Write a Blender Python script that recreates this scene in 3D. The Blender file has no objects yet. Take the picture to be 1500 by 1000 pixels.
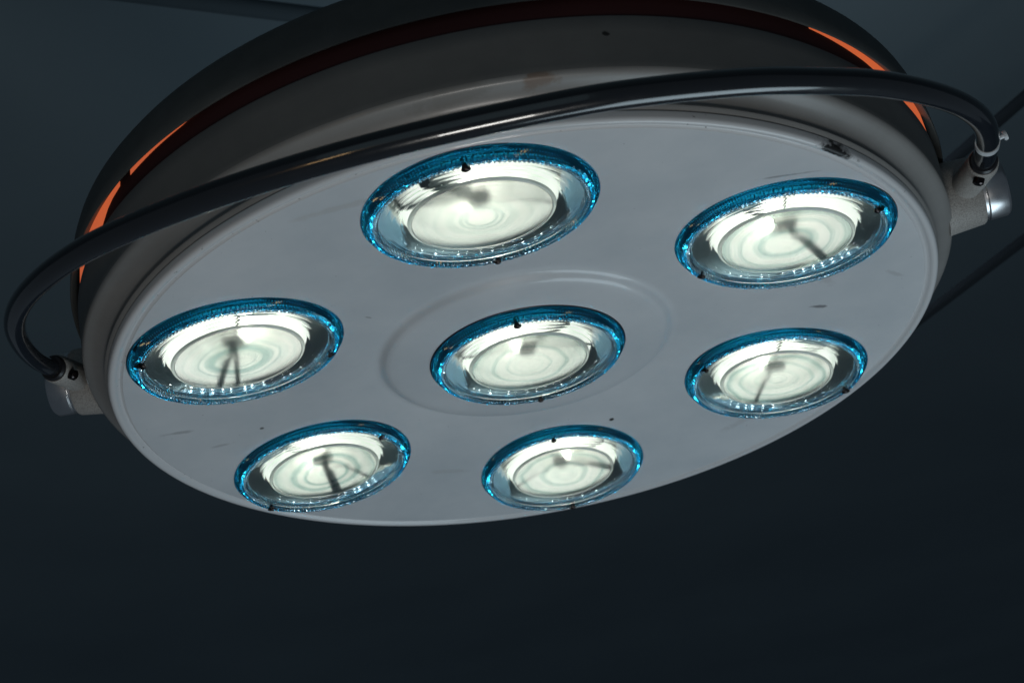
import bpy, bmesh, math, random
from mathutils import Vector, Matrix
random.seed(7)
scene = bpy.context.scene
S = 0.22            # one modelling unit (radius of the ring of lamps) in metres
Z0 = 2.0            # height of the lamp's face above the floor
PI = math.pi
def W(x, y, z): return Vector((x*S, y*S, z*S + Z0))

# ------------------------------------------------------------------ camera
M = ((0.9462939504, 0.2832393953, -0.1558948502),
     (0.2661355618, -0.4086319266, 0.8730359736),
     (0.1835745683, -0.8676378239, -0.4620659957))
cam_d = bpy.data.cameras.new('camera'); cam = bpy.data.objects.new('camera', cam_d)
scene.collection.objects.link(cam); scene.camera = cam
R3 = Matrix(M).transposed()
cam.matrix_world = Matrix.Translation(W(0.80321, -4.01845, -2.03948)) @ R3.to_4x4()
cam_d.sensor_width = 36; cam_d.lens = 36*1959.96/1500
cam_d.clip_start = 0.02; cam_d.clip_end = 200
cam_d.dof.use_dof = True; cam_d.dof.focus_distance = 4.15*S; cam_d.dof.aperture_fstop = 13

# ------------------------------------------------------------------ world, lamps, exposure
world = bpy.data.worlds.new('World'); scene.world = world; world.use_nodes = True
wb = world.node_tree.nodes['Background']
wb.inputs['Color'].default_value = (0.61, 0.80, 1.0, 1); wb.inputs['Strength'].default_value = 0.046
def area(name, loc, target, size, energy, color, size_y=None):
    d = bpy.data.lights.new(name, 'AREA'); d.energy = energy; d.color = color; d.size = size
    if size_y: d.shape = 'RECTANGLE'; d.size_y = size_y
    o = bpy.data.objects.new(name, d); scene.collection.objects.link(o)
    o.location = loc; o.rotation_euler = (Vector(target) - Vector(loc)).to_track_quat('-Z', 'Y').to_euler()
    return o
def point(name, loc, radius, energy, color, parent=None):
    d = bpy.data.lights.new(name, 'POINT'); d.energy = energy; d.color = color; d.shadow_soft_size = radius
    o = bpy.data.objects.new(name, d); scene.collection.objects.link(o); o.location = loc
    if parent: o.parent = parent
    return o
area('light_below', W(2.1, 1.6, -4.8), W(0.2, 0.1, 0), 0.7, 3.8, (0.69, 0.87, 0.97))
area('glint_lamp', W(0.55, -3.0, -5.0), W(0.3, -1.0, 0), 0.26, 2.3, (1.0, 0.97, 0.92), 0.14)
area('warm_lamp', W(-1.1, -4.6, -1.95), W(-0.2, -1.7, -.1), 0.10, 0.10, (1.0, 0.62, 0.28), 0.04)
area('front_fill', W(0.5, -8.0, -1.2), W(0, 0, 0), 1.2, 0.55, (0.62, 0.90, 1.0))
point('unseen_ceiling_glow_light', W(0.9, 3.2, 2.6), 0.06, 1.55, (0.76, 0.88, 1.0))  # unseen light added behind the housing for the ceiling glow
scene.view_settings.view_transform = 'Standard'; scene.view_settings.look = 'None'
scene.view_settings.exposure = 0; scene.view_settings.gamma = 1
scene.view_settings.use_curve_mapping = False
scene.render.engine = 'CYCLES'
cy = scene.cycles
cy.use_denoising = True; cy.max_bounces = 14; cy.transmission_bounces = 12; cy.glossy_bounces = 6
cy.diffuse_bounces = 4; cy.sample_clamp_indirect = 40.0; cy.blur_glossy = 0.3

# ------------------------------------------------------------------ materials
def mat(name, color, rough=0.5, metal=0.0, trans=0.0, ior=1.5, coat=0.0, coat_rough=0.1, emit=None, estr=0.0, spec=0.5):
    m = bpy.data.materials.new(name); m.use_nodes = True
    b = m.node_tree.nodes['Principled BSDF']
    b.inputs['Base Color'].default_value = (*color, 1); b.inputs['Roughness'].default_value = rough
    b.inputs['Metallic'].default_value = metal; b.inputs['Transmission Weight'].default_value = trans
    b.inputs['IOR'].default_value = ior; b.inputs['Coat Weight'].default_value = coat
    b.inputs['Coat Roughness'].default_value = coat_rough; b.inputs['Specular IOR Level'].default_value = spec
    if emit: b.inputs['Emission Color'].default_value = (*emit, 1); b.inputs['Emission Strength'].default_value = estr
    return m
class NT:
    def __init__(s, m): s.m = m; s.t = m.node_tree; s.b = s.t.nodes['Principled BSDF']
    def n(s, kind, **kw):
        nd = s.t.nodes.new(kind)
        for k, v in kw.items():
            if k in nd.inputs: nd.inputs[k].default_value = v
            else: setattr(nd, k, v)
        return nd
    def l(s, a, b): s.t.links.new(a, b)
def noise(h, scale, detail=4.0, rough=0.6, vec=None):
    n = h.n('ShaderNodeTexNoise'); n.inputs['Scale'].default_value = scale
    n.inputs['Detail'].default_value = detail; n.inputs['Roughness'].default_value = rough
    if vec is not None: h.l(vec, n.inputs['Vector'])
    return n.outputs['Fac']
def ramp(h, fac, stops):
    r = h.n('ShaderNodeValToRGB'); h.l(fac, r.inputs['Fac'])
    el = r.color_ramp.elements
    while len(el) < len(stops): el.new(0.5)
    for e, (p, c) in zip(el, stops): e.position = p; e.color = (*c, 1) if len(c) == 3 else c
    return r.outputs['Color']
def mixc(h, fac, a, b, mode='MIX'):
    m = h.n('ShaderNodeMix'); m.data_type = 'RGBA'; m.blend_type = mode
    if isinstance(fac, float): m.inputs[0].default_value = fac
    else: h.l(fac, m.inputs[0])
    for i, v in ((6, a), (7, b)):
        if isinstance(v, tuple): m.inputs[i].default_value = (*v, 1)
        else: h.l(v, m.inputs[i])
    return m.outputs[2]
def math_(h, op, a, b=None, c=None):
    m = h.n('ShaderNodeMath'); m.operation = op
    for i, v in enumerate((a, b, c)):
        if v is None: continue
        if isinstance(v, (int, float)): m.inputs[i].default_value = v
        else: h.l(v, m.inputs[i])
    return m.outputs[0]
def bump(h, height, strength, dist=0.001):
    b = h.n('ShaderNodeBump'); b.inputs['Strength'].default_value = strength; b.inputs['Distance'].default_value = dist
    h.l(height, b.inputs['Height']); h.l(b.outputs['Normal'], h.b.inputs['Normal'])

def smudge(h, vec, center, radii, ang, tone, base, wob=60.0):
    # an elongated dirt mark of its own at a place on the surface (object coordinates, metres)
    mp = h.n('ShaderNodeMapping'); mp.vector_type = 'TEXTURE'
    mp.inputs['Location'].default_value = center; mp.inputs['Rotation'].default_value = (0, 0, ang)
    mp.inputs['Scale'].default_value = radii; h.l(vec, mp.inputs['Vector'])
    ln = h.n('ShaderNodeVectorMath'); ln.operation = 'LENGTH'; h.l(mp.outputs['Vector'], ln.inputs[0])
    d = math_(h, 'ADD', ln.outputs['Value'], math_(h, 'MULTIPLY', math_(h, 'SUBTRACT', noise(h, wob, 5, 0.7, vec), 0.5), 2.2))
    f = math_(h, 'MULTIPLY_ADD', d, -2.2, 2.2)
    cl = h.n('ShaderNodeClamp'); h.l(f, cl.inputs[0])
    return mixc(h, math_(h, 'MULTIPLY', cl.outputs[0], tone[3]), base, tuple(tone[:3]))

plate_m = mat('plate_enamel', (0.70, 0.73, 0.76), 0.42, coat=0.6, coat_rough=0.06)
h = NT(plate_m); tc = h.n('ShaderNodeTexCoord').outputs['Object']
spots = ramp(h, noise(h, 420, 2, 0.5, tc), [(0.0, (1, 1, 1)), (0.755, (1, 1, 1)), (0.80, (0.30, 0.30, 0.32)), (1.0, (0.25, 0.25, 0.27))])
cloud = ramp(h, noise(h, 9, 5, 0.62, tc), [(0.25, (0.80, 0.83, 0.85)), (0.65, (1, 1, 1)), (1, (1, 1, 1))])
base = mixc(h, 1.0, mixc(h, 1.0, (0.70, 0.73, 0.76), cloud, 'MULTIPLY'), spots, 'MULTIPLY')
def pm(x, y, z): return (x*S, y*S, z*S)
for (cx, cy_, cz, rx, ry, ang, tone) in (
        (0.985, 0.175, 0.0, .034, .012, 0.35, (.14, .14, .15, .75)), (1.02, -0.02, 0.0, .06, .03, 1.2, (.42, .43, .44, .35)),
        (0.966, -0.735, -0.02, .10, .007, 0.15, (.20, .20, .21, .6)), (-1.198, -0.243, -0.02, .055, .014, 0.5, (.30, .31, .32, .55)),
        (-1.136, -0.049, -0.01, .045, .012, 0.3, (.33, .34, .35, .45)), (0.136, 0.715, 0.034, .010, .013, 0.2, (.04, .04, .04, 1)),
        (-0.974, -0.058, 0.007, .010, .010, 0, (.10, .10, .10, .9)), (1.241, 0.031, -0.02, .05, .014, 0.9, (.40, .41, .42, .4)),
        (-0.377, -0.522, 0.043, .016, .006, 1.0, (.22, .22, .22, .6)), (-0.55, 0.75, 0.01, .09, .02, 0.6, (.48, .49, .50, .4)),
        (0.62, 0.95, -0.02, .12, .025, -0.5, (.46, .47, .48, .4)), (-0.2, -1.22, -0.02, .15, .02, 0.1, (.50, .50, .49, .45))):
    base = smudge(h, tc, pm(cx, cy_, cz), (rx*S, ry*S, 0.05), ang, tone, base)
h.l(base, h.b.inputs['Base Color'])
bump(h, math_(h, 'ADD', noise(h, 55, 3, 0.5, tc), math_(h, 'MULTIPLY', noise(h, 900, 2, 0.5, tc), 0.15)), 0.10, 0.0006)
h.l(math_(h, 'MULTIPLY_ADD', noise(h, 30, 4, 0.6, tc), 0.10, 0.015), h.b.inputs['Coat Roughness'])

rim_m = mat('rim_enamel', (0.66, 0.68, 0.70), 0.38, coat=0.5, coat_rough=0.08)
h = NT(rim_m); tc = h.n('ShaderNodeTexCoord').outputs['Object']
chip = ramp(h, noise(h, 260, 3, 0.6, tc), [(0.0, (.66, .68, .70)), (0.70, (.66, .68, .70)), (0.76, (.12, .12, .12)), (1, (.1, .1, .1))])
base = smudge(h, tc, pm(1.105, -0.812, -0.035), (0.085*S, 0.017*S, 0.03), math.atan2(-0.812, 1.105)+PI/2, (.015, .015, .015, 1.0), chip, 140)
h.l(base, h.b.inputs['Base Color'])

shell_m = mat('shell_paint', (0.50, 0.50, 0.485), 0.42, coat=0.25, coat_rough=0.2)
h = NT(shell_m); tc = h.n('ShaderNodeTexCoord').outputs['Object']
base = ramp(h, noise(h, 14, 6, 0.65, tc), [(0.2, (.20, .20, .195)), (0.55, (.245, .245, .24)), (1, (.27, .27, .265))])
base = smudge(h, tc, pm(0.434, -1.375, 0.045), (0.05*S, 0.03*S, 0.02), 0, (.16, .11, .08, .85), base, 110)
base = smudge(h, tc, pm(0.22, -1.42, 0.045), (0.12*S, 0.04*S, 0.02), 0, (.17, .165, .155, .6), base, 60)
base = smudge(h, tc, pm(-1.33, -0.60, 0.02), (0.03*S, 0.03*S, 0.01), 0, (.15, .15, .15, .6), base, 150)
h.l(base, h.b.inputs['Base Color']); bump(h, noise(h, 500, 2, 0.5, tc), 0.08, 0.0003)

body_m = mat('body_paint', (0.30, 0.30, 0.285), 0.6)
h = NT(body_m); tc = h.n('ShaderNodeTexCoord').outputs['Object']
base = ramp(h, noise(h, 20, 6, 0.65, tc), [(0.2, (.125, .13, .13)), (0.6, (.155, .16, .158)), (1, (.17, .175, .17))])
base = smudge(h, tc, pm(0.612, -1.326, 0.170), (0.012*S, 0.012*S, 0.008*S), 0, (.02, .02, .02, 1), base, 200)
base = smudge(h, tc, pm(0.77, -1.24, 0.21), (0.008*S, 0.008*S, 0.01*S), 0, (.05, .05, .05, .8), base, 200)
h.l(base, h.b.inputs['Base Color']); bump(h, noise(h, 700, 2, 0.5, tc), 0.15, 0.0003)

cover_m = mat('cover_plastic', (0.13, 0.14, 0.135), 0.6)
h = NT(cover_m); tc = h.n('ShaderNodeTexCoord').outputs['Object']
h.l(ramp(h, noise(h, 40, 6, 0.7, tc), [(0.25, (.070, .078, .078)), (0.7, (.100, .110, .110))]), h.b.inputs['Base Color'])
bump(h, noise(h, 900, 3, 0.6, tc), 0.35, 0.0004)

band_m = mat('band_orange_shaded', (0.060, 0.020, 0.021), 0.6, spec=0.2)  # shade on the orange band is put into this maroon base colour
lit_patch_m = mat('lit_patch_orange', (0.55, 0.14, 0.05), 0.5, emit=(0.62, 0.115, 0.035), estr=0.8)  # light falling on the orange band, put in as emission
h = NT(lit_patch_m); tc = h.n('ShaderNodeTexCoord').outputs['Object']
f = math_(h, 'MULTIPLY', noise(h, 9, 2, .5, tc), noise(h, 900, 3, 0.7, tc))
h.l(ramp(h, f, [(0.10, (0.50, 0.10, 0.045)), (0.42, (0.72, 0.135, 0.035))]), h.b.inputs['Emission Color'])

chrome_m = mat('chrome', (0.78, 0.78, 0.79), 0.13, metal=1.0)
h = NT(chrome_m); tc = h.n('ShaderNodeTexCoord').outputs['Object']
h.l(math_(h, 'MULTIPLY_ADD', noise(h, 120, 4, 0.7, tc), 0.2, 0.20), h.b.inputs['Roughness'])
cast_m = mat('cast_paint', (0.36, 0.35, 0.33), 0.5)
h = NT(cast_m); tc = h.n('ShaderNodeTexCoord').outputs['Object']
g = noise(h, 1100, 3, 0.7, tc)
h.l(ramp(h, g, [(0.35, (.22, .21, .20)), (0.6, (.42, .41, .39))]), h.b.inputs['Base Color']); bump(h, g, 0.5, 0.0004)
tube_m = mat('tube_rubber', (0.012, 0.014, 0.018), 0.22, coat=1.0, coat_rough=0.03, spec=0.7)
h = NT(tube_m); tc = h.n('ShaderNodeTexCoord').outputs['Object']
h.l(math_(h, 'MULTIPLY_ADD', noise(h, 60, 4, 0.65, tc), 0.22, 0.07), h.b.inputs['Roughness'])
sleeve_m = mat('sleeve_clear', (0.75, 0.80, 0.84), 0.3, coat=0.6)
socket_m = mat('socket_rubber', (0.015, 0.015, 0.018), 0.35)
screw_m = mat('screw_dark', (0.06, 0.05, 0.05), 0.15, metal=1.0)
steel_m = mat('screw_steel', (0.7, 0.65, 0.6), 0.2, metal=1.0)

blue_m = mat('blue_prism_glass', (0.012, 0.34, 0.53), 0.045, trans=1.0, ior=1.49)
stud_m = mat('prism_stud_glass', (0.62, 0.90, 1.0), 0.02, trans=1.0, ior=1.49)
bead_m = mat('prism_ring_glass', (0.70, 0.90, 0.98), 0.03, trans=1.0, ior=1.5)
lens_m = mat('lens_glass', (0.80, 0.86, 0.85), 0.07, trans=1.0, ior=1.5)
h = NT(lens_m); tc = h.n('ShaderNodeTexCoord').outputs['Object']
ln = h.n('ShaderNodeVectorMath'); ln.operation = 'LENGTH'
mp = h.n('ShaderNodeMapping'); mp.inputs['Scale'].default_value = (1, 1, 0); h.l(tc, mp.inputs['Vector']); h.l(mp.outputs['Vector'], ln.inputs[0])
gr = math_(h, 'SINE', math_(h, 'MULTIPLY', ln.outputs['Value'], 1/0.0011*6.283))
bump(h, gr, 0.05, 0.0003)
frost_m = mat('lens_frosted', (0.985, 0.995, 0.98), 0.20, trans=1.0, ior=1.45)
h = NT(frost_m); tc = h.n('ShaderNodeTexCoord').outputs['Object']
ln = h.n('ShaderNodeVectorMath'); ln.operation = 'LENGTH'; h.l(tc, ln.inputs[0])
cmb = h.n('ShaderNodeCombineXYZ'); h.l(ln.outputs['Value'], cmb.inputs[0])
oi = h.n('ShaderNodeObjectInfo')
warp = math_(h, 'MULTIPLY', noise(h, 26, 2, .5, tc), 0.012)
c2 = h.n('ShaderNodeCombineXYZ'); h.l(math_(h, 'ADD', ln.outputs['Value'], warp), c2.inputs[0]); h.l(math_(h, 'MULTIPLY', oi.outputs['Random'], 9.0), c2.inputs[1])
rp = noise(h, 150, 3, .55, c2.outputs[0])
h.l(ramp(h, rp, [(.38, (.56, .70, .68)), (.48, (.90, .945, .92)), (.56, (1.0, 1.0, .985))]), h.b.inputs['Base Color'])
bump(h, rp, 0.10, 0.0012)
tint_m = mat('lens_edge_green', (0.93, 0.995, 0.98), 0.35, trans=1.0, ior=1.5)
cup_m = mat('cup_white', (0.80, 0.86, 0.90), 0.6)
refl_m = mat('reflector_metal', (0.46, 0.50, 0.48), 0.32, metal=1.0)
h = NT(refl_m); tc = h.n('ShaderNodeTexCoord').outputs['Object']
mp = h.n('ShaderNodeMapping'); mp.inputs['Scale'].default_value = (1, 1, 0); h.l(tc, mp.inputs['Vector'])
ln = h.n('ShaderNodeVectorMath'); ln.operation = 'LENGTH'; h.l(mp.outputs['Vector'], ln.inputs[0])
cmb = h.n('ShaderNodeCombineXYZ'); h.l(ln.outputs['Value'], cmb.inputs[0])
bump(h, noise(h, 700, 3, 0.7, cmb.outputs[0]), 0.25, 0.0006)
bowl_m = mat('bowl_satin', (0.90, 0.88, 0.80), 0.55)
h = NT(bowl_m); tc = h.n('ShaderNodeTexCoord').outputs['Object']
bump(h, noise(h, 60, 3, 0.5, tc), 0.5, 0.002)
mp = h.n('ShaderNodeMapping'); mp.inputs['Scale'].default_value = (1, 1, 0); h.l(tc, mp.inputs['Vector'])
ln = h.n('ShaderNodeVectorMath'); ln.operation = 'LENGTH'; h.l(mp.outputs['Vector'], ln.inputs[0])
cmb = h.n('ShaderNodeCombineXYZ'); h.l(ln.outputs['Value'], cmb.inputs[0])
oi = h.n('ShaderNodeObjectInfo')
warp = math_(h, 'MULTIPLY', noise(h, 22, 2, .5, tc), 0.010)
c2 = h.n('ShaderNodeCombineXYZ'); h.l(math_(h, 'ADD', ln.outputs['Value'], warp), c2.inputs[0]); h.l(math_(h, 'MULTIPLY', oi.outputs['Random'], 9.0), c2.inputs[1])
rp = noise(h, 130, 3, .6, c2.outputs[0])
lowf = noise(h, 38, 2, .5, tc)
col = ramp(h, rp, [(.36, (.30, .37, .33)), (.48, (.82, .84, .76)), (.60, (1.0, .985, .92))])
h.l(mixc(h, math_(h, 'MULTIPLY', lowf, 0.30), col, (1.0, .97, .87)), h.b.inputs['Emission Color'])
h.b.inputs['Emission Strength'].default_value = 1.25  # emission stands in for bulb light spread over the bowl
chord_m = mat('chord_blue', (0.42, 0.68, 0.84), 0.35)
sparkle_m = mat('sparkle_light_glow', (0.8, 0.8, 0.8), 0.5, emit=(1.0, 0.98, 0.94), estr=36.0)  # glowing beads added behind the blue rim to make it sparkle
dark_m = mat('bulb_holder', (0.10, 0.125, 0.13), 0.5, metal=0.2)
seal_m = mat('seal_black', (0.01, 0.012, 0.016), 0.4)

ceil_m = mat('ceiling_paint', (0.20, 0.25, 0.30), 0.9)
h = NT(ceil_m); tc = h.n('ShaderNodeTexCoord').outputs['Object']
h.l(ramp(h, noise(h, 1.3, 4, 0.5, tc), [(0.2, (.14, .185, .21)), (0.8, (.18, .235, .26))]), h.b.inputs['Base Color'])
wall_m = mat('wall_paint', (0.20, 0.25, 0.32), 0.9)
streak_m = mat('streak_dark', (0.022, 0.028, 0.034), 0.8, spec=0.1)
streak2_m = mat('streak_grey', (0.095, 0.122, 0.138), 0.8, spec=0.1)

# ------------------------------------------------------------------ mesh helpers
def link(name, me, m, parent=None, smooth=True, angle=35, loc=None):
    o = bpy.data.objects.new(name, me); scene.collection.objects.link(o)
    if m and not me.materials: me.materials.append(m)
    if smooth:
        me.polygons.foreach_set('use_smooth', [True]*len(me.polygons)); me.set_sharp_from_angle(angle=math.radians(angle))
    if parent: o.parent = parent
    return o
def tomesh(bm, name='mesh', norm=True):
    if norm: bmesh.ops.recalc_face_normals(bm, faces=bm.faces)
    me = bpy.data.meshes.new(name); bm.to_mesh(me); bm.free(); return me
def lathe(bm, prof, n=128, closed=True, fn=None, cap=False, mat_i=0):
    # prof: list of (rho, z) in units; fn(i, k, rho, z) may vary it
    rings = []
    for k, (r, z) in enumerate(prof):
        ring = []
        if r < 1e-6: v = bm.verts.new((0, 0, z*S)); ring = [v]*n
        else:
            for i in range(n):
                rr, zz = fn(i, k, r, z) if fn else (r, z)
                a = 2*PI*i/n; ring.append(bm.verts.new((rr*S*math.cos(a), rr*S*math.sin(a), zz*S)))
        rings.append(ring)
    m = len(rings)
    for k in range(m if closed else m-1):
        a, b = rings[k], rings[(k+1) % m]
        for i in range(n):
            j = (i+1) % n
            vs = []
            for v in (a[i], a[j], b[j], b[i]):
                if v not in vs: vs.append(v)
            if len(vs) >= 3:
                f = bm.faces.new(vs); f.material_index = mat_i
    return bm
def tube(bm, pts, rad, n=24, caps=True):
    pts = [Vector(p) for p in pts]; rings = []
    t0 = (pts[1]-pts[0]).normalized(); nrm = t0.orthogonal().normalized()
    for i, p in enumerate(pts):
        t = (pts[min(i+1, len(pts)-1)] - pts[max(i-1, 0)]).normalized()
        nrm = (nrm - t*nrm.dot(t)).normalized(); b = t.cross(nrm)
        r = rad[i] if isinstance(rad, (list, tuple)) else rad
        rings.append([bm.verts.new(p + (nrm*math.cos(2*PI*k/n) + b*math.sin(2*PI*k/n))*r) for k in range(n)])
    for a, b in zip(rings, rings[1:]):
        for k in range(n): bm.faces.new((a[k], a[(k+1) % n], b[(k+1) % n], b[k]))
    if caps: bm.faces.new(rings[0]); bm.faces.new(rings[-1])
    return bm
def catmull(pts, per=10):
    P = [Vector(p) for p in pts]; P = [2*P[0]-P[1]] + P + [2*P[-1]-P[-2]]; out = []
    for i in range(1, len(P)-2):
        for k in range(per):
            t = k/per; a, b, c, d = P[i-1], P[i], P[i+1], P[i+2]
            out.append(0.5*((2*b)+(c-a)*t+(2*a-5*b+4*c-d)*t*t+(3*b-a-3*c+d)*t**3))
    out.append(P[-2]); return out

# ------------------------------------------------------------------ setting
def box_mesh(x0, x1, y0, y1, z0, z1):
    bm = bmesh.new(); bmesh.ops.create_cube(bm, size=1)
    for v in bm.verts: v.co = ((x0+x1)/2+v.co.x*(x1-x0), (y0+y1)/2+v.co.y*(y1-y0), (z0+z1)/2+v.co.z*(z1-z0))
    return tomesh(bm)
ceiling = link('ceiling', box_mesh(-9, 9, -3, 13, 3.05, 3.15), ceil_m, smooth=False); ceiling['kind'] = 'structure'
wall = link('wall', box_mesh(-9, 9, 13, 13.1, -0.05, 3.15), wall_m, smooth=False); wall['kind'] = 'structure'

# ------------------------------------------------------------------ the lamp
lamp = bpy.data.objects.new('surgical_light', None); scene.collection.objects.link(lamp)
lamp.location = (0, 0, Z0); lamp.empty_display_size = 0.1
lamp['label'] = 'round white operating lamp with seven lit blue-rimmed lenses and dark curved handle'
lamp['category'] = 'operating light'

TILT = 0.10936; PH0 = -1.42787; RL = 0.3374
spots7 = []
for i in range(6):
    a = PH0 + i*PI/3
    er = Vector((math.cos(a), math.sin(a), 0)); n = (Vector((0, 0, -1))*math.cos(TILT) - er*math.sin(TILT)).normalized()
    spots7.append((er*1.0 + Vector((0, 0, 0.004)), n, er, a))
spots7.append((Vector((0, 0, 0.030)), Vector((0, 0, -1)), Vector((math.cos(PH0), math.sin(PH0), 0)), PH0))
def frame(c, n, er):
    x = (er - n*er.dot(n)).normalized(); y = n.cross(x)      # local z points out of the lens
    m = Matrix((x, y, n)).transposed().to_4x4(); m.translation = c*S
    return m

# face plate: a shallow concave cone with a boss round the centre lens and a groove near the rim
sl = math.tan(TILT)
def cz(r): return -(r-1)*sl + 0.004
prof = [(0, .032), (.20, .032), (.42, .032), (.445, .0325), (.470, .0340), (.484, .0375), (.4915, .0425), (.4985, .0495), (.5055, .0545), (.515, cz(.515)+.0008), (.53, cz(.53))]
for k in range(1, 17): prof.append((.53+(1.334-.53)*k/16, cz(.53+(1.334-.53)*k/16)))
g = cz(1.34)
prof += [(1.337, g+.0005), (1.340, g+.004), (1.346, g+.0065), (1.352, g+.004), (1.356, g-.001), (1.360, g-.005), (1.366, g-.008), (1.374, g-.0075), (1.380, g-.003), (1.3825, g+.003), (1.3825, g+.020),
         (1.37, g+.024), (1.30, .03), (1.0, .06), (.6, .11), (0, .12)]
bm = bmesh.new(); lathe(bm, prof, n=384, closed=False)
for f in bm.faces:
    c = f.calc_center_median(); f.material_index = 1 if math.hypot(c.x, c.y)/S > 1.336 else 0
pl = tomesh(bm, 'face_plate'); pl.materials.append(plate_m); pl.materials.append(rim_m)
tmp = bpy.data.objects.new('tmp', pl); scene.collection.objects.link(tmp)
cutters = []
for (c, n, er, a) in spots7:
    bm = bmesh.new(); lathe(bm, [(0, -.35), (RL-.004, -.35), (RL-.004, .35), (0, .35)], n=128, closed=False)
    cm = tomesh(bm); co = bpy.data.objects.new('cut', cm); scene.collection.objects.link(co)
    co.matrix_world = frame(c, n, er); cutters.append(co)
    md = tmp.modifiers.new('b', 'BOOLEAN'); md.operation = 'DIFFERENCE'; md.object = co; md.solver = 'EXACT'
bpy.context.view_layer.update()
dg = bpy.context.evaluated_depsgraph_get()
pl2 = bpy.data.meshes.new_from_object(tmp.evaluated_get(dg))
for o in cutters + [tmp]: bpy.data.objects.remove(o)
pl2.name = 'face_plate'
face = link('face_plate', pl2, None, lamp, angle=40)

# housing: flared shell then upright side
bm = bmesh.new()
shell = [(1.372, g+.022), (1.387, g+.026), (1.392, g+.034), (1.388, g+.042), (1.384, .004), (1.385, .014), (1.391, .026), (1.402, .037), (1.417, .045), (1.434, .050), (1.447, .054), (1.4545, .060), (1.4575, .068)]
side = [(1.4578, .085), (1.4600, .12), (1.465, .18), (1.4687, .222), (1.4672, .2265), (1.455, .228)]
lathe(bm, shell + side, n=256, closed=False)
for f in bm.faces:
    f.material_index = 1 if f.calc_center_median().z/S > .076 else 0
me = tomesh(bm, norm=False); me.materials.append(shell_m); me.materials.append(body_m)
housing = link('housing', me, None, lamp, angle=50)
# recessed orange band in its shaded tone, glowing panels for its lit patches, and the dark cover on top
bm = bmesh.new(); lathe(bm, [(1.4655, .21), (1.4655, .34), (1.43, .34), (1.43, .21)], n=256)
band = link('recessed_band', tomesh(bm), band_m, lamp)
def make_lit_patch(pts):
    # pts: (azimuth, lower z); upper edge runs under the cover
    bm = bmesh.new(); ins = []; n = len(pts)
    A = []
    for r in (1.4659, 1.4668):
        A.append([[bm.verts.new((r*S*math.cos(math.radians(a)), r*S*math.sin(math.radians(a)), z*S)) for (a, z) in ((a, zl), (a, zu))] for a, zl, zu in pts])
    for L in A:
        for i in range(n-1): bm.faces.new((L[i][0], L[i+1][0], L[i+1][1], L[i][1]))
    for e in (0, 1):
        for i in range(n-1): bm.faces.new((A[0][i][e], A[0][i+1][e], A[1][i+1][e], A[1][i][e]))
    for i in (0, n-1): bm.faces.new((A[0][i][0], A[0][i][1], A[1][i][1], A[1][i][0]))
    me = tomesh(bm); return link('lit_patch', me, lit_patch_m, band, angle=30)
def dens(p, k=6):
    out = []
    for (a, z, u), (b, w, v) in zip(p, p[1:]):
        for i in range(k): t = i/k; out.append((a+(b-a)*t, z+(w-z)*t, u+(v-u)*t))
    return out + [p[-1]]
make_lit_patch(dens([(-122.3, .283, .338), (-119.5, .286, .338), (-117, .289, .338), (-112.5, .2925, .338), (-109.5, .302, .338)]))
make_lit_patch(dens([(-124.9, .287, .338), (-127, .278, .338), (-128.5, .265, .338), (-130.6, .231, .338), (-136, .224, .338), (-143, .222, .338)]))
make_lit_patch(dens([(-39.5, .294, .338), (-36, .287, .338), (-32.8, .279, .338), (-30, .272, .338), (-28, .262, .338), (-25, .245, .338), (-22, .232, .338), (-18, .224, .338), (-13, .222, .338)]))
make_lit_patch([(-45.4, .316, .325), (-45.0, .313, .325), (-44.6, .316, .325)])
bm = bmesh.new()
lathe(bm, [(1.44, .338), (1.470, .300), (1.4845, .274), (1.4895, .272), (1.492, .276), (1.4905, .32), (1.484, .385), (1.478, .410), (1.462, .435), (1.42, .465), (1.30, .52), (1.05, .60), (.6, .68), (.25, .70), (.25, .68), (.6, .66), (1.05, .58), (1.40, .45), (1.44, .40)], n=256)
cover = link('top_cover', tomesh(bm), cover_m, lamp, angle=40)

# ---- lamp modules
NR = 216
def ring_mesh():
    bm = bmesh.new()
    prof = [(RL, -.004), (RL, .002), (.3335, .006), (.3275, .013), (.3225, .021), (.3190, .0265), (.3140, .0300), (.3090, .0315), (.3045, .0300), (.3032, .0260), (.3032, .0100), (.3032, -.004)]
    def fn(i, k, r, z):
        s = 1 if i % 2 else -1
        if 2 <= k <= 4: return r + s*.0024, z
        if k == 5: return r + s*.0008, z + s*.0008
        if 6 <= k <= 7:
            s2 = 1 if (i//3) % 2 else -1
            return r, z + s2*.0003
        return r, z
    lathe(bm, prof, n=NR*2, fn=fn)
    # two rows of small prism studs moulded on the shoulder
    nf = len(bm.faces)
    for row, (rr, zz, sz, cnt) in enumerate(((.3145, .0290, .0022, 168), (.3070, .0308, .0028, 150))):
        for i in range(cnt):
            if random.random() < .08: continue
            a = 2*PI*(i+.5*row)/cnt + random.uniform(-.004, .004); s = sz*random.uniform(.75, 1.2)*S
            m = Matrix.Translation((rr*S*math.cos(a), rr*S*math.sin(a), zz*S)) @ Matrix.Rotation(a, 4, 'Z') @ Matrix.Diagonal((s, s*1.1, s*.9, 1))
            bmesh.ops.create_icosphere(bm, subdivisions=1, radius=1, matrix=m)
    # moulded pips
    for k in range(24):
        a = 2*PI*(k+.5)/24
        m = Matrix.Translation((.3080*S*math.cos(a), .3080*S*math.sin(a), .0310*S)) @ Matrix.Rotation(a, 4, 'Z') @ Matrix.Diagonal((.006*S, .005*S, .003*S, 1))
        bmesh.ops.create_icosphere(bm, subdivisions=2, radius=1, matrix=m)
    bm.faces.ensure_lookup_table()
    for f in bm.faces[nf:]: f.material_index = 1
    return tomesh(bm)
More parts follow.
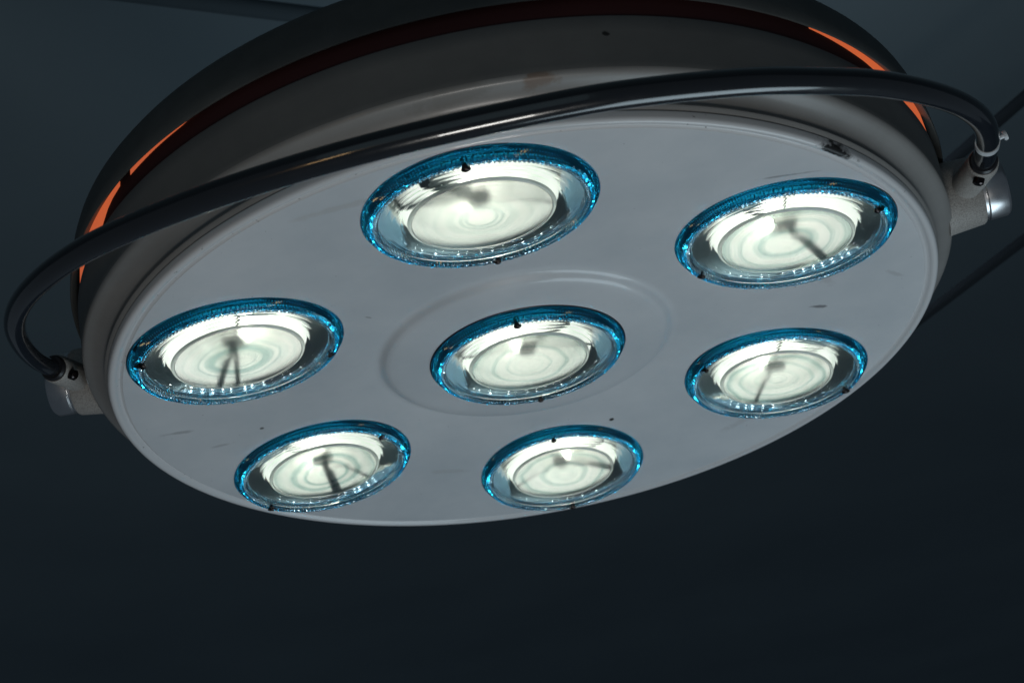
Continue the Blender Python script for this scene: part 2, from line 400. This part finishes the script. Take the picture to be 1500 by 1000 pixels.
ring_me = ring_mesh()
def bead_fn(i, k, r, z):
    if 1 <= k <= 5: 
        t = (i % 4); u = (0, 1, 1.2, 0.2)[t] - .6
        return r - u*.0018, z + u*.0022
    return r, z
bm = bmesh.new(); lathe(bm, [(.3028, .0), (.3028, .0290), (.3000, .0325), (.2960, .0318), (.2920, .0285), (.2885, .0225), (.2885, .0)], n=4*138, fn=bead_fn)
bead_me = tomesh(bm)
bm = bmesh.new(); lathe(bm, [(0, .0235), (.208, .0235)] + [q for g_ in (.2250, .2480, .2700) for q in ((g_-.0006, .0235), (g_, .02362), (g_+.0006, .0235))] + [(.2878, .0235), (.2878, .0165), (.208, .0165), (0, .0165)], n=160, closed=False)
lens_me = tomesh(bm)
bm = bmesh.new(); lathe(bm, [(0, .0345), (.06, .0342), (.12, .0330), (.17, .0312), (.196, .0290), (.1965, .0255), (.1965, .0245), (0, .0245)], n=160, closed=False)
frost_me = tomesh(bm)
bm = bmesh.new(); lathe(bm, [(.1968, .0242), (.1968, .0290), (.1985, .0305), (.2040, .0292), (.2075, .0262), (.2080, .0242)], n=160)
edge_me = tomesh(bm)
bm = bmesh.new(); lathe(bm, [(.3325, -.002), (.3325, -.17), (0, -.17), (0, -.175), (.3345, -.175), (.3345, -.002)], n=128, closed=True)
cup_me = tomesh(bm)
bm = bmesh.new()
for i in range(56):
    a = 2*PI*(i+.5)/56 + random.uniform(-.03, .03); q = .0027*S*random.uniform(.6, 1.25)
    bmesh.ops.create_icosphere(bm, subdivisions=1, radius=q, matrix=Matrix.Translation((.3115*S*math.cos(a), .3115*S*math.sin(a), -.008*S)))
sparkle_me = tomesh(bm)
def reflector_mesh():
    # polished annular mirror cut by two chords, sloping back towards the bowl
    bm = bmesh.new(); n = 160; rings = []
    steps = [(.226, -.022), (.240, -.018), (.255, -.013), (.270, -.007), (.285, .000)]
    for (r, z) in steps:
        ring = []
        for i in range(n):
            a = 2*PI*i/n; x, y = r*math.cos(a), r*math.sin(a)
            lim = .224 + .03*abs(math.cos(a))
            if abs(y) > lim: y = math.copysign(lim, y)
            ring.append(bm.verts.new((x*S, y*S, z*S)))
        rings.append(ring)
    for a, b in zip(rings, rings[1:]):
        for i in range(n): bm.faces.new((a[i], a[(i+1) % n], b[(i+1) % n], b[i]))
    me = tomesh(bm); return me
refl_me = reflector_mesh()
bm = bmesh.new()
lathe(bm, [(0, -.072), (.03, -.0715), (.06, -.069), (.064, -.067), (.10, -.062), (.104, -.059), (.15, -.046), (.154, -.043), (.19, -.031), (.226, -.018), (.229, -.026), (.20, -.038), (.15, -.056), (0, -.085)], n=160, closed=False)
bowl_me = tomesh(bm)
bm = bmesh.new(); lathe(bm, [(.255, -.044), (.3318, .0), (.3318, -.004), (.255, -.048)], n=128)
chord_me = tomesh(bm)
bm = bmesh.new(); lathe(bm, [(RL-.003, -.006), (RL+.0022, -.006), (RL+.0024, -.0012), (RL+.0005, .0006), (RL-.003, .0006)], n=160)
seal_me = tomesh(bm)
def screw_mesh(big):
    bm = bmesh.new()
    bmesh.ops.create_uvsphere(bm, u_segments=20, v_segments=12, radius=1, matrix=Matrix.Diagonal((.0105*S, .0135*S, .0085*S, 1)))
    bmesh.ops.create_cone(bm, cap_ends=True, segments=16, radius1=.0075*S, radius2=.0075*S, depth=.03*S,
                          matrix=Matrix.Translation((.010*S, 0, -.012*S)) @ Matrix.Rotation(PI/2*.35, 4, 'Y'))
    return tomesh(bm)
scr_me = screw_mesh(1)
def holder_mesh(dirs):
    # bulb cap on thin wire struts
    bm = bmesh.new()
    bmesh.ops.create_uvsphere(bm, u_segments=24, v_segments=12, radius=1, matrix=Matrix.Translation((0, 0, -.038*S)) @ Matrix.Diagonal((.046*S, .034*S, .008*S, 1)))
    for (d, w) in dirs:
        e = Vector((math.cos(d), math.sin(d), 0))
        w = w*.85
        bx = [e*.02*S + Vector((0, 0, -.039*S)), e*.12*S + Vector((0, 0, -.034*S)), e*.228*S + Vector((0, 0, -.014*S))]
        tube(bm, bx, [w*S*.7, w*S, w*S*1.1], n=10)
    return tomesh(bm)
strut = [[(-151, .011), (-114, .022), (31, .004)], [(64, .015), (-118, .011), (-83, .003)], [(116, .008), (-77, .006), (-30, .004)],
         [(162, .004), (-27, .005), (35, .013)], [(101, .020), (65, .006), (-108, .004)], [(-61, .006), (131, .012), (116, .009)],
         [(-155, .005), (-37, .010), (16, .005)]]
place = ['nearest the top of the picture', '', '', '', '', '', 'centre']
mods = []
for i, (c, n, er, a) in enumerate(spots7):
    F = frame(c, n, er)
    md = bpy.data.objects.new('lamp_module', ring_me if i else ring_me)
    scene.collection.objects.link(md); md.parent = lamp; md.matrix_local = F
    if not ring_me.materials: ring_me.materials.append(blue_m); ring_me.materials.append(stud_m)
    if i == 0:
        ring_me.polygons.foreach_set('use_smooth', [True]*len(ring_me.polygons)); ring_me.set_sharp_from_angle(angle=math.radians(14))
    def sub(name, me, m, **kw): return link(name, me, m, md, **kw)
    sub('lens', lens_me, lens_m); sub('diffuser', frost_me, frost_m); sub('diffuser_edge', edge_me, tint_m)
    sub('cup', cup_me, cup_m); sub('reflector', refl_me, refl_m, angle=60); sub('bowl', bowl_me, bowl_m, angle=50)
    sub('backing_ring', chord_me, chord_m); sub('seal', seal_me, seal_m); sub('sparkle_lights', sparkle_me, sparkle_m); sub('prism_ring', bead_me, bead_m, angle=15)
    s1 = sub('screw', scr_me, screw_m); s1.location = (.296*S, 0, .037*S)
    s2 = sub('screw', scr_me, screw_m); s2.location = (-.296*S, 0, .037*S); s2.rotation_euler = (0, 0, PI); s2.scale = (.8, .8, .8)
    # strut azimuths are in the lamp's plane; turn them into the module's frame
    x = F.to_3x3().col[0]; y = F.to_3x3().col[1]
    dd = []
    for (az, w) in strut[i]:
        v = Vector((math.cos(math.radians(az)), math.sin(math.radians(az)), 0)); dd.append((math.atan2(v.dot(y), v.dot(x)), w))
    sub('bulb_holder', holder_mesh(dd), dark_m, angle=60)
    off = (2.6, 2.9, 3.4, 2.2, 0.4, 3.6, 1.2)[i]
    p = point('bulb_light', (0, 0, 0), .010*S, 0.024, (1.0, 0.955, 0.86), md)
    p.location = (.035*S*math.cos(off), .035*S*math.sin(off), -.052*S)
    mods.append(md)

# ---- handle: tube bent round the near side of the housing
H = [[-1.394, -0.663, 0.098], [-1.390, -0.735, 0.080], [-1.363, -0.841, 0.053], [-1.304, -0.986, 0.015], [-1.225, -1.130, -0.025], [-1.140, -1.243, -0.054], [-1.045, -1.338, -0.080],
     [-0.939, -1.420, -0.104], [-0.835, -1.482, -0.121], [-0.725, -1.532, -0.137], [-0.595, -1.573, -0.152], [-0.439, -1.608, -0.166], [-0.283, -1.629, -0.176],
     [-0.10, -1.638, -0.184], [0.103, -1.633, -0.190], [0.316, -1.606, -0.190], [0.522, -1.564, -0.185], [0.650, -1.526, -0.180], [0.792, -1.467, -0.170], [0.940, -1.388, -0.154],
     [1.080, -1.290, -0.135], [1.215, -1.175, -0.110], [1.338, -1.036, -0.082], [1.438, -0.878, -0.045], [1.508, -0.713, -0.006], [1.546, -0.545, 0.035], [1.557, -0.375, 0.077], [1.558, -0.29, 0.097]]
Hs = [Vector(p)*S for p in H]
path = catmull(Hs, 10)
bm = bmesh.new(); tube(bm, path, [(.0275 + .0055*min(1, i/90))*S for i in range(len(path))], n=40)
handle = link('handle', tomesh(bm), tube_m, lamp)
# clear clamp collar near the right end
ci = len(path) - 17; cp = path[ci]; ct = (path[ci+2]-path[ci-2]).normalized()
bm = bmesh.new(); tube(bm, [cp-ct*.016*S, cp+ct*.016*S], .0350*S, n=40)
collar = link('hose_clamp', tomesh(bm), sleeve_m, handle)
rv = Vector((.90, .25, .20)).normalized(); rv = (rv - ct*rv.dot(ct)).normalized()
bm = bmesh.new(); tube(bm, [cp+rv*.033*S, cp+rv*.050*S], .007*S, n=16); tube(bm, [cp+rv*.048*S, cp+rv*.051*S, cp+rv*.058*S], [.013*S, .016*S, .015*S], n=20)
link('clamp_screw', tomesh(bm), sleeve_m, collar)

def mount(az, z, rod, knob_len, end):
    a = math.radians(az); er = Vector((math.cos(a), math.sin(a), 0)); up = Vector((0, 0, 1))
    c0 = er*1.445*S + up*z*S
    bm = bmesh.new()
    tube(bm, [c0, c0+er*.012*S, er*end*S+up*z*S, er*(end+.007)*S+up*z*S], [.122*S, .120*S, .113*S, .108*S], n=48)
    # angled socket that grips the end of the handle
    q = c0 + er*.06*S; dirn = (rod[1]-rod[0]).normalized()
    tube(bm, [q + (rod[0]-q)*.15, q + (rod[0]-q)*.6, rod[0] - dirn*.012*S, rod[0] + dirn*.012*S, rod[0] + dirn*.018*S], [.047*S, .048*S, .047*S, .046*S, .043*S], n=40)
    mt = link('handle_mount', tomesh(bm), cast_m, lamp, angle=45)
    bm = bmesh.new(); r0 = er*(end+.005)*S+up*z*S
    tube(bm, [r0, r0+er*.012*S], [.100*S, .100*S], n=48); tube(bm, [r0+er*.012*S, r0+er*.016*S, r0+er*knob_len*S, r0+er*(knob_len+.01)*S], [.102*S, .106*S, .106*S, .098*S], n=64)
    link('end_cap', tomesh(bm), chrome_m, mt, angle=40)
    bm = bmesh.new(); tube(bm, [rod[0]+dirn*.010*S, rod[0]+dirn*.026*S, rod[0]+dirn*.034*S], [.041*S, .042*S, .037*S], n=32)
    link('grommet', tomesh(bm), socket_m, mt)
    bm = bmesh.new(); tgt = rod[0] - dirn*.01*S; view = (Vector((.803, -4.018, -2.04))*S - tgt).normalized()
    view = (view - dirn*view.dot(dirn)).normalized()
    tube(bm, [tgt+view*.045*S, tgt+view*.062*S, tgt+view*.066*S], [.017*S, .017*S, .012*S], n=24)
    link('set_screw', tomesh(bm), screw_m, mt)
    return mt
mount(-164.5, .185, (path[0], path[9]), .068, 1.535)
mount(-0.5, .165, (path[-1], path[-12]), .072, 1.560)

# ---- dark rods added to stand in for shadowy streaks behind the housing, out of focus
def rod(name, p, q, r, label, streak_m=streak_m):
    bm = bmesh.new(); tube(bm, [W(*p), W(*q)], r*S, n=24)
    o = link(name, tomesh(bm), streak_m); o['label'] = label; o['category'] = 'dark streak'; return o

rod('streak_rod', (1.1, 4.35, 1.45), (6.0, 2.70, 3.0), .034, 'blurred dark streak slanting behind the lamp below its right end cap')
rod('streak_rod', (1.6, 3.86, 2.22), (6.0, 2.10, 3.75), .040, 'blurred dark streak slanting up behind the right end of the handle')
rod('streak_rod', (-3.1, 1.40, 4.28), (0.6, 3.40, 3.70), .060, 'blurred dark streak crossing the ceiling at top left, above the lamp cover', streak2_m)
